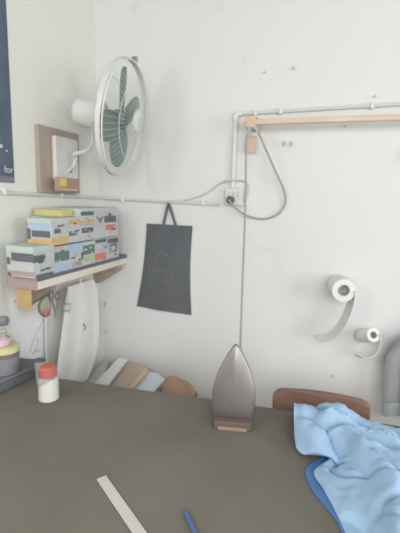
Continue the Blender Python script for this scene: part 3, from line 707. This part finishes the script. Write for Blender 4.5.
bm = BM(); add_lathe(bm, jz+Vector((0, 0, JH*0.97)), (0, 0, 1), [(0, JR*0.82), (0.002, JR*0.87), (9*k, JR*0.83), (10.5*k, JR*0.7), (10.8*k, JR*0.3)], 36); obj('lid', bm, 'red', t, label='red screw lid')
# small grey cup behind the jar
q = P(50.5, 377, 'z', TZ); q = Vector((q.x, min(q.y, L.y-0.03), TZ+0.0006)); k = (q-EYE).dot(FW)/400
t = thing('small_cup', q, 'small grey translucent cup just behind the red lidded jar', 'cup')
r = 5.3*k; h = 24*k
bm = BM(); add_lathe(bm, q, (0, 0, 1), [(0, r*0.8), (0.002, r*0.85), (h, r), (h, r*0.86), (0.004, r*0.72)], 24); obj('cup_body', bm, 'grey_glass', t)
bm = BM(); add_lathe(bm, q, (0, 0, 1), [(h-0.003, r*1.01), (h-0.003, r*1.06), (h+0.001, r*1.06), (h+0.001, r*0.95)], 24); obj('cup_rim', bm, 'k_dark', t)

# ruler and pen
z = TZ+0.0005
rl = [P(96.5, 480, 'z', z), P(106, 476, 'z', z), P(147, 533, 'z', z), P(131.5, 533, 'z', z)]
dR = ((rl[2]+rl[3])/2-(rl[0]+rl[1])/2).normalized(); nR = Vector((-dR.y, dR.x, 0)); w = ((rl[1]-rl[0]).dot(nR))/2
s0 = (rl[0]+rl[1])/2; s1 = s0+dR*0.31; w = abs(w)
t = thing('ruler', (s0+s1)/2, 'white plastic ruler lying on the table at the bottom edge', 'ruler')
cs = [s0-nR*w, s0+nR*w, s1+nR*w, s1-nR*w]
bm = BM(); add_hull(bm, cs, [p+Vector((0, 0, 0.003)) for p in cs]); obj('ruler_strip', bm, 'ruler', t, 0.0008)
bm = BM()
for i in range(30):
    b0 = s0+dR*(0.008+0.01*i)+Vector((0, 0, 0.0029)); ln = 0.35 if i % 5 else 0.6
    c0 = [b0+nR*w*0.98, b0+nR*w*(1-ln), b0+nR*w*(1-ln)+dR*0.0006, b0+nR*w*0.98+dR*0.0006]
    add_hull(bm, c0, [p+Vector((0, 0, 0.0003)) for p in c0])
obj('tick_marks', bm, 'paper_ink', t)
a, b_ = P(184.5, 510, 'z', TZ+0.0055), P(195, 533, 'z', TZ+0.0055); d_ = (b_-a).normalized()
t = thing('pen', a+d_*0.07, 'blue ballpoint pen lying on the table right of the ruler', 'pen')
bm = BM(); add_lathe(bm, a, d_, [(0, 0.0016), (0.004, 0.0032), (0.012, 0.0048), (0.10, 0.005)], 14); obj('barrel', bm, 'pen', t)
bm = BM(); add_lathe(bm, a, d_, [(0.1, 0.0052), (0.135, 0.0052), (0.14, 0.004)], 14); obj('cap', bm, 'pen', t)
bm = BM(); add_box(bm, *[v for v in (0, 0.001, 0, 0.001, 0, 0.001)]); bm.clear(); add_tube(bm, [a+d_*0.138+Vector((0, 0, 0.005)), a+d_*0.105+Vector((0, 0, 0.0065))], 0.0012, 6); obj('clip', bm, 'pen', t)

# ------------------------------------------------------------------ light blue shirt heap
net = [
 [(292, 409, .835), (312, 412, .84), (332, 410, .84), (352, 421, .84), (378, 428, .835), (405, 433, .83), (445, 437, .83)],
 [(294, 403, .900), (311, 408, .895), (336, 402, .905), (352, 414, .895), (375, 424, .87), (403, 431, .86), (448, 440, .85)],
 [(294, 420, .885), (314, 428, .892), (338, 420, .91), (360, 430, .905), (388, 440, .89), (415, 446, .87), (460, 452, .85)],
 [(295, 440, .845), (316, 446, .868), (342, 440, .885), (366, 448, .91), (394, 458, .905), (424, 462, .88), (470, 468, .85)],
 [(301, 452, .838), (319, 455, .850), (342, 456, .868), (368, 468, .890), (398, 476, .915), (430, 482, .895), (480, 490, .85)],
 [(329, 457, .838), (337, 460, .846), (349, 465, .860), (370, 480, .876), (399, 488, .912), (432, 494, .893), (482, 500, .85)],
 [(314, 471, .832), (330, 474, .840), (348, 482, .850), (370, 494, .866), (400, 501, .905), (434, 505, .89), (485, 510, .85)],
 [(323, 488, .830), (338, 494, .836), (354, 502, .842), (374, 514, .860), (402, 522, .90), (438, 528, .885), (490, 532, .85)],
 [(335, 510, .828), (348, 515, .833), (362, 523, .838), (380, 534, .85), (408, 545, .885), (442, 550, .87), (495, 555, .845)],
 [(346, 534, .826), (356, 540, .83), (370, 548, .832), (388, 558, .838), (414, 568, .86), (446, 574, .85), (500, 578, .835)],
]
ctrl = [[P(x, y, 'z', z) for x, y, z in r] for r in net]
rows = [smooth(r, 10) for r in ctrl]
cols = [smooth([r[j] for r in rows], 10) for j in range(len(rows[0]))]
grid = [[cols[j][i] for j in range(len(cols))] for i in range(len(cols[0]))]
def ridge(x, w): return 1/(1+(x/w)**2)
from mathutils import noise
for i, r in enumerate(grid):
    for j, p in enumerate(r):
        u, v = j/(len(r)-1), i/(len(grid)-1)
        edge = min(1, min(u, 1-u, v, 1-v)*9)
        n = noise.noise(Vector((p.x*16+p.y*9, p.y*14-p.x*11, 3.1)))
        n2 = noise.noise(Vector((p.x*34-p.y*22, p.y*40+p.x*18, 8.4)))
        n3 = abs(noise.noise(Vector((p.x*11+p.y*17, p.y*6-p.x*7, 1.7))))
        dz = 0.011*n+0.006*n2-0.020*max(0, 0.22-n3)/0.22+0.006
        # three long folds fanning out of the bunched shoulder
        for (x0, y0, x1, y1, a_, w) in ((0.01, -0.68, 0.2, -0.74, 0.012, 0.012), (0.05, -0.73, 0.16, -0.93, 0.012, 0.012), (0.10, -0.66, 0.25, -0.86, 0.010, 0.014)):
            dx_, dy_ = x1-x0, y1-y0; l2 = dx_*dx_+dy_*dy_
            s = max(0, min(1, ((p.x-x0)*dx_+(p.y-y0)*dy_)/l2)); dd = math.hypot(p.x-x0-s*dx_, p.y-y0-s*dy_)
            dz += a_*ridge(dd, w)-a_*0.5*ridge(dd-0.03, w)
        p.z = max(TZ+0.006, p.z+dz*edge)
t = thing('blue_shirt', (0.16, -0.8, TZ), 'crumpled light blue shirt heaped on the right side of the table', 'shirt')
bm = BM(); add_sheet(bm, grid, (0, 0, -0.0025)); o = obj('shirt_fabric', bm, 'blue', t)
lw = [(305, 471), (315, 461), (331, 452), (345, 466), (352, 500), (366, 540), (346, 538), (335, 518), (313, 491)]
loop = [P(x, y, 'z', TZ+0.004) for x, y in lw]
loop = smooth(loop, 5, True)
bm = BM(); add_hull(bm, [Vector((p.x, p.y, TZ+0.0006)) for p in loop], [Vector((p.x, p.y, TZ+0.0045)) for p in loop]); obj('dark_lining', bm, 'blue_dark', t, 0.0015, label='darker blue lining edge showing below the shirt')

# ------------------------------------------------------------------ paper rolls on the back wall
def paper_roll(c, axis, ln, R, tail, label, tw):
    """c: centre of the front end; axis: from the wall outwards"""
    axis = axis.normalized()
    t = thing('paper_roll', c-axis*ln, label, 'roll', 'rolls on the back wall')
    bm = BM(); add_lathe(bm, c-axis*ln, axis, [(0.0, R*0.5), (0, R), (ln, R), (ln, R*0.52), (ln-0.03, R*0.5)], 36); obj('roll_body', bm, 'roll', t)
    bm = BM(); add_lathe(bm, c-axis*ln, axis, [(ln-0.035, R*0.30), (ln-0.035, R*0.51), (ln+0.0015, R*0.51), (ln+0.0015, R*0.46), (ln-0.03, R*0.44)], 28); obj('core', bm, 'core', t, label='grey card core')
    sp = smooth(tail, 8)
    bm = BM(); rows = [[p, p-axis*tw] for p in sp]; 
    u = [(sp[min(i+1, len(sp)-1)]-sp[max(i-1, 0)]).normalized() for i in range(len(sp))]
    vs = []
    for (p, q), tt in zip(rows, u):
        n = tt.cross(axis).normalized()*0.0012
        vs.append([bm.verts.new(x) for x in (p-n, q-n, q+n, p+n)])
    for A, B in zip(vs, vs[1:]):
        for k in range(4): bm.faces.new((A[k], A[(k+1) % 4], B[(k+1) % 4], B[k]))
    bm.faces.new(vs[0]); bm.faces.new(vs[-1][::-1]); obj('loose_tail', bm, 'roll', t)
    bm = BM(); w = (c-axis*ln); k_ = w.y/axis.y if axis.y else 0
    add_tube(bm, [w-axis*((w.y-0.001)/axis.y), c-axis*0.03], 0.004, 8); obj('peg', bm, 'nail', t)
c = P(344, 290.5, 'y', -0.125); k = (c-EYE).dot(FW)/400; R = 11.5*k
tail = [P(355.5, 291, 'y', -0.125), P(355, 300, 'y', -0.125), P(351.5, 313, 'y', -0.125), P(345, 327, 'y', -0.125), P(337, 338, 'y', -0.125), P(327, 342.5, 'y', -0.125), P(319, 343, 'y', -0.125)]
paper_roll(c, Vector((0.22, -1, 0)), 0.105, R, tail, 'larger white paper roll on the back wall, its long tail curving down to the left', 0.1)
c = P(373.5, 335, 'y', -0.085); k = (c-EYE).dot(FW)/400; R = 7.0*k
bk = P(361.5, 335.5, 'y', -0.008); ax2 = c-bk
tail = [P(380.5, 334, 'y', -0.085), P(381, 341, 'y', -0.085), P(379, 350, 'y', -0.085), P(373, 356.5, 'y', -0.085), P(365, 358, 'y', -0.08), P(359, 355, 'y', -0.075)]
paper_roll(c, ax2, ax2.length, R, tail, 'smaller white roll lower right, its short tail curling into a hook', 0.035)

# ------------------------------------------------------------------ behind the table: bench, offcuts, bundle, chair
BZ = 0.50
t = thing('low_bench', (-0.85, -0.3, 0), 'low plain bench in the corner behind the table under the offcuts', 'bench')
bm = BM(); add_box(bm, WX+0.02, -0.52, -0.52, -0.01, BZ-0.03, BZ); obj('bench_top', bm, 'bench', t, 0.003)
for x in (WX+0.06, -0.56):
    for y in (-0.48, -0.05):
        bm = BM(); add_box(bm, x-0.02, x+0.02, y-0.02, y+0.02, 0.0005, BZ-0.0302); obj('leg', bm, 'bench', t, 0.002)
def lean(px, py, zt, yb=-0.40):
    """sight line meets the sloping plane from (yb, BZ) up to (0, zt)"""
    d = FW+(px-200)/FPX*RT-(py-266.5)/FPX*UP
    n = Vector((0, -(zt-BZ), -yb)).normalized(); q = Vector((0, 0, zt))
    return EYE+d*((q-EYE).dot(n)/d.dot(n)), n
def offcut(name, pix, zt, th, m, label, cat, edge=None, yb=-0.40, group=None):
    ps = []
    for x, y in pix:
        p, n = lean(x, y, zt, yb); p.y = min(p.y, -0.004-th); ps.append(p)
    t = thing(name, ((ps[0].x+ps[2].x)/2, -0.2, BZ), label, cat)
    bm = BM(); add_hull(bm, [p-n*th for p in ps], ps); obj('panel', bm, m, t, 0.001)
    if edge:
        a, b, c_, d_ = [lean(x, y, zt, yb)[0] for x, y in edge]
        for p in (a, b, c_, d_): p.y = min(p.y, -0.004-th)
        bm = BM(); add_hull(bm, [p+n*0.0004 for p in (a, b, c_, d_)], [p+n*0.003 for p in (a, b, c_, d_)]); obj('sawn_edge', bm, 'tan_edge', t, label='tan sawn edge strip')
    return t
offcut('board_offcut', [(76, 398), (94, 398), (109, 361), (103, 359)], 0.645, 0.008, 'core', 'grey board put in for the shadow between white cloth and white offcut', 'board', yb=-0.3)  # grey board added to give the shade beside the hanging cloth
offcut('board_offcut', [(82, 396), (98, 398), (127.5, 358.5), (119, 357.5)], 0.72, 0.012, 'white_board', 'white strip board leaning against the wall, left of the brown offcut', 'board', yb=-0.43)
offcut('board_offcut', [(92, 400), (119, 400), (148, 369), (143, 364.5), (123, 362)], 0.675, 0.012, 'brown_board', 'pinkish brown board with a tan edge leaning between the white pieces', 'board', [(119, 400), (123.5, 400), (149, 371), (146, 367.5)])
offcut('paper_sheaf', [(120, 400), (146, 400), (165, 379), (158, 373), (148, 371.5)], 0.65, 0.006, 'blue_paper', 'bluish white paper sheaf leaning left of the brown bundle', 'paper', yb=-0.38)
# brown bundle
c0, c1 = P(162, 386, 'y', -0.33), P(196, 391, 'y', -0.33)
w = (c1.x-c0.x)/2; cx = (c0.x+c1.x)/2; zt = P(178, 379.5, 'y', -0.33).z
t = thing('leather_bundle', (cx, -0.33, BZ), 'brown rounded leather bundle poking up behind the table left of the iron', 'bundle')
bm = BM(); prof = [(0.0, 0.88), (0.12, 1.0), (0.6, 1.02), (0.8, 0.95), (0.9, 0.8), (0.965, 0.58), (1.0, 0.22)]
H = zt-BZ-0.001
rings = []
for h, s in prof:
    rings.append([bm.verts.new((cx+w*s*math.cos(2*PI*k/28)+0.004*math.sin(k*1.7+h*9), -0.33+0.055*s*math.sin(2*PI*k/28), BZ+0.0008+H*h+0.004*h*math.cos(2*PI*k/28*2)-0.010*h*math.cos(2*PI*k/28))) for k in range(28)])
for A_, B_ in zip(rings, rings[1:]):
    for k in range(28): bm.faces.new((A_[k], A_[(k+1) % 28], B_[(k+1) % 28], B_[k]))
bm.faces.new(rings[0][::-1]); bm.faces.new(rings[-1]); obj('bundle_body', bm, 'bundle', t)
for zz in (0.45, 0.75):
    bm = BM(); add_tube(bm, [(cx+(w*1.03)*math.cos(2*PI*k/32), -0.33+0.058*math.sin(2*PI*k/32), BZ+H*zz) for k in range(32)], 0.003, 6, True); obj('strap', bm, 'iron_dark', t)

# wooden chair tucked under the table from the far side
cy = -0.40
q0, q1, q2 = P(273, 392, 'y', cy), P(345, 399.5, 'y', cy), P(370, 406, 'y', cy)
x0, x1 = q0.x, P(371, 410, 'y', cy).x
zt0, zt1 = P(277, 390.5, 'y', cy).z, P(362, 402, 'y', cy).z
t = thing('wooden_chair', ((x0+x1)/2, cy-0.2, 0), 'reddish brown wooden chair whose top rail shows behind the table right of the iron', 'chair')
bm = BM()
loopb = []
n = 24; hh = 0.085
pts = []
for i in range(n+1):
    u = i/n; x = x0+(x1-x0)*u; z = zt0*(1-u)+zt1*u
    corner = min(1, min(u, 1-u)*n/2.2); dz = -0.018*(1-corner)**2
    pts.append((x, z+dz+0.004*math.sin(PI*u), z-hh-dz*0.6))
def cyo(u): return 0.018*math.sin(PI*u)
rows = [[(x, cy+cyo(i/n), zt_) for i, (x, zt_, zb_) in enumerate(pts)], [(x, cy+cyo(i/n)-0.003, zt_*0.55+zb_*0.45) for i, (x, zt_, zb_) in enumerate(pts)], [(x, cy+cyo(i/n), zb_) for i, (x, zt_, zb_) in enumerate(pts)]]
add_sheet(bm, [[Vector(p) for p in r] for r in rows], (0, 0.026, 0)); obj('top_rail', bm, 'chair', t, 0.006)
for x in (x0+0.035, x1-0.035):
    bm = BM(); add_box(bm, x-0.017, x+0.017, cy+0.004, cy+0.034, 0.0005, min(zt0, zt1)-hh+0.012); obj('rear_leg', bm, 'chair', t, 0.003)
    bm = BM(); add_box(bm, x-0.017, x+0.017, cy-0.365, cy-0.333, 0.0005, 0.42); obj('front_leg', bm, 'chair', t, 0.003)
for i in range(4):
    x = x0+0.075+(x1-x0-0.15)*i/3
    bm = BM(); add_box(bm, x-0.01, x+0.01, cy+0.012, cy+0.026, 0.452, min(zt0, zt1)-hh+0.012); obj('back_slat', bm, 'chair', t, 0.002)
bm = BM(); add_box(bm, x0+0.005, x1-0.005, cy-0.38, cy+0.003, 0.42, 0.45); obj('seat', bm, 'chair', t, 0.006)

# ------------------------------------------------------------------ right edge: grey sheet hung in place of a soft shadow on the wall
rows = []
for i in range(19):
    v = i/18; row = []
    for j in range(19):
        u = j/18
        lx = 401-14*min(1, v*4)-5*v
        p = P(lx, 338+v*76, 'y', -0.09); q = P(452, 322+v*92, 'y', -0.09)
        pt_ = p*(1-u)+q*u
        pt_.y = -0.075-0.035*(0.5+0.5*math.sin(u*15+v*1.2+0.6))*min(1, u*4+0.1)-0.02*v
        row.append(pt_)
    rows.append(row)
t = thing('shadow_sheet', (rows[-1][7].x, -0.02, rows[-1][7].z), 'soft grey shadow sheet with a paler hem standing in for shade on the back wall at the right edge', 'cloth')
bm = BM(); add_sheet(bm, rows, (0, 0.003, 0)); obj('fabric', bm, 'shadow_grey', t)  # sheet that stands for the wall shadow
bm = BM(); add_sheet(bm, [[p+Vector((0, -0.0032, dz)) for p in rows[-1]] for dz in (0.055, -0.002)], (0, 0.0028, 0)); obj('hem', bm, 'shadow_hem_grey', t, label='paler blue grey hem band of the shadow sheet')
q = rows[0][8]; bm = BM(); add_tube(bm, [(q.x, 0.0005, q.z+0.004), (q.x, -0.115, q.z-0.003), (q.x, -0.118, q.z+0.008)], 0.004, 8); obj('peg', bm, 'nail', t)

# nails and small hooks in the walls
def nail(px, py, label, ax_='y', v=0.0, r=0.004, hook=False):
    p = P(px, py, ax_, v)
    t = thing('wall_nail', p, label, 'nail', 'nails and hooks in the walls')
    d = Vector((0, -1, 0)) if ax_ == 'y' else Vector((1, 0, 0))
    bm = BM(); add_tube(bm, [p, p+d*0.016+Vector((0, 0, -0.001))], r*0.5, 8); obj('shank', bm, 'nail', t)
    if hook:
        bm = BM(); add_tube(bm, smooth([p+d*0.014, p+d*0.022+Vector((0, 0, -0.012)), p+d*0.028+Vector((0.004, 0, -0.018)), p+d*0.032+Vector((0.01, 0, -0.008))], 4), r*0.55, 8); obj('hook', bm, 'nail', t)
    else:
        bm = BM(); add_lathe(bm, p+d*0.015, d, [(0, r), (0.0015, r), (0.002, r*0.7)], 12); obj('head', bm, 'nail', t)
nail(106.5, 302, 'upper of two nails low on the back wall beside the corner', hook=True)
nail(107, 331, 'lower of two nails low on the back wall beside the corner')
nail(333, 375, 'nail low on the back wall above the brown chair rail', r=0.0035)
nail(345, 126.5, 'small nail just under the wooden rail', v=-0.0)
nail(284, 142, 'left one of a pair of small pale hooks below the wooden rail', hook=True, r=0.004)
nail(291, 142, 'right one of a pair of small pale hooks below the wooden rail', hook=True, r=0.004)
nail(294, 69, 'nail hole mark high on the wall above the conduit, right of a fainter one', r=0.005)
nail(265, 73, 'fainter nail high on the wall left of the other', r=0.003)
nail(375, 97, 'nail just above the upper conduit near the right edge', r=0.004)

# ------------------------------------------------------------------ light: overcast daylight through openings behind and beside the table
def area(name, loc, aim, sx, sy, power, col=(1, 1, 1)):
    l = bpy.data.lights.new(name, 'AREA'); l.shape = 'RECTANGLE'; l.size = sx; l.size_y = sy; l.energy = power; l.color = col
    o = bpy.data.objects.new(name, l); COL.objects.link(o); o.location = loc
    o.rotation_euler = (Vector(aim)-Vector(loc)).to_track_quat('-Z', 'Y').to_euler(); return o
area('window_light', (0.9, -3.3, 1.95), (-0.4, 0, 0.6), 2.2, 1.3, 66, (1, 0.995, 0.985))
area('side_window_light', (2.4, -1.7, 1.6), (-1.0, -0.3, 0.9), 1.0, 1.2, 33, (1, 1, 1))
area('left_window_light', (-1.17, -1.95, 1.9), (-0.7, 0, 1.3), 0.4, 0.55, 8.5, (1.0, 0.995, 0.98))
w = bpy.data.worlds.new('daylight'); S.world = w; w.use_nodes = True
bg = w.node_tree.nodes['Background']; bg.inputs['Color'].default_value = (0.97, 0.985, 1, 1); bg.inputs['Strength'].default_value = 0.40
S.view_settings.view_transform = 'Standard'; S.view_settings.look = 'None'; S.view_settings.gamma = 1.0; S.view_settings.use_curve_mapping = False
S.view_settings.exposure = -0.15
cd.dof.use_dof = True; cd.dof.focus_distance = 0.85; cd.dof.aperture_fstop = 3.2
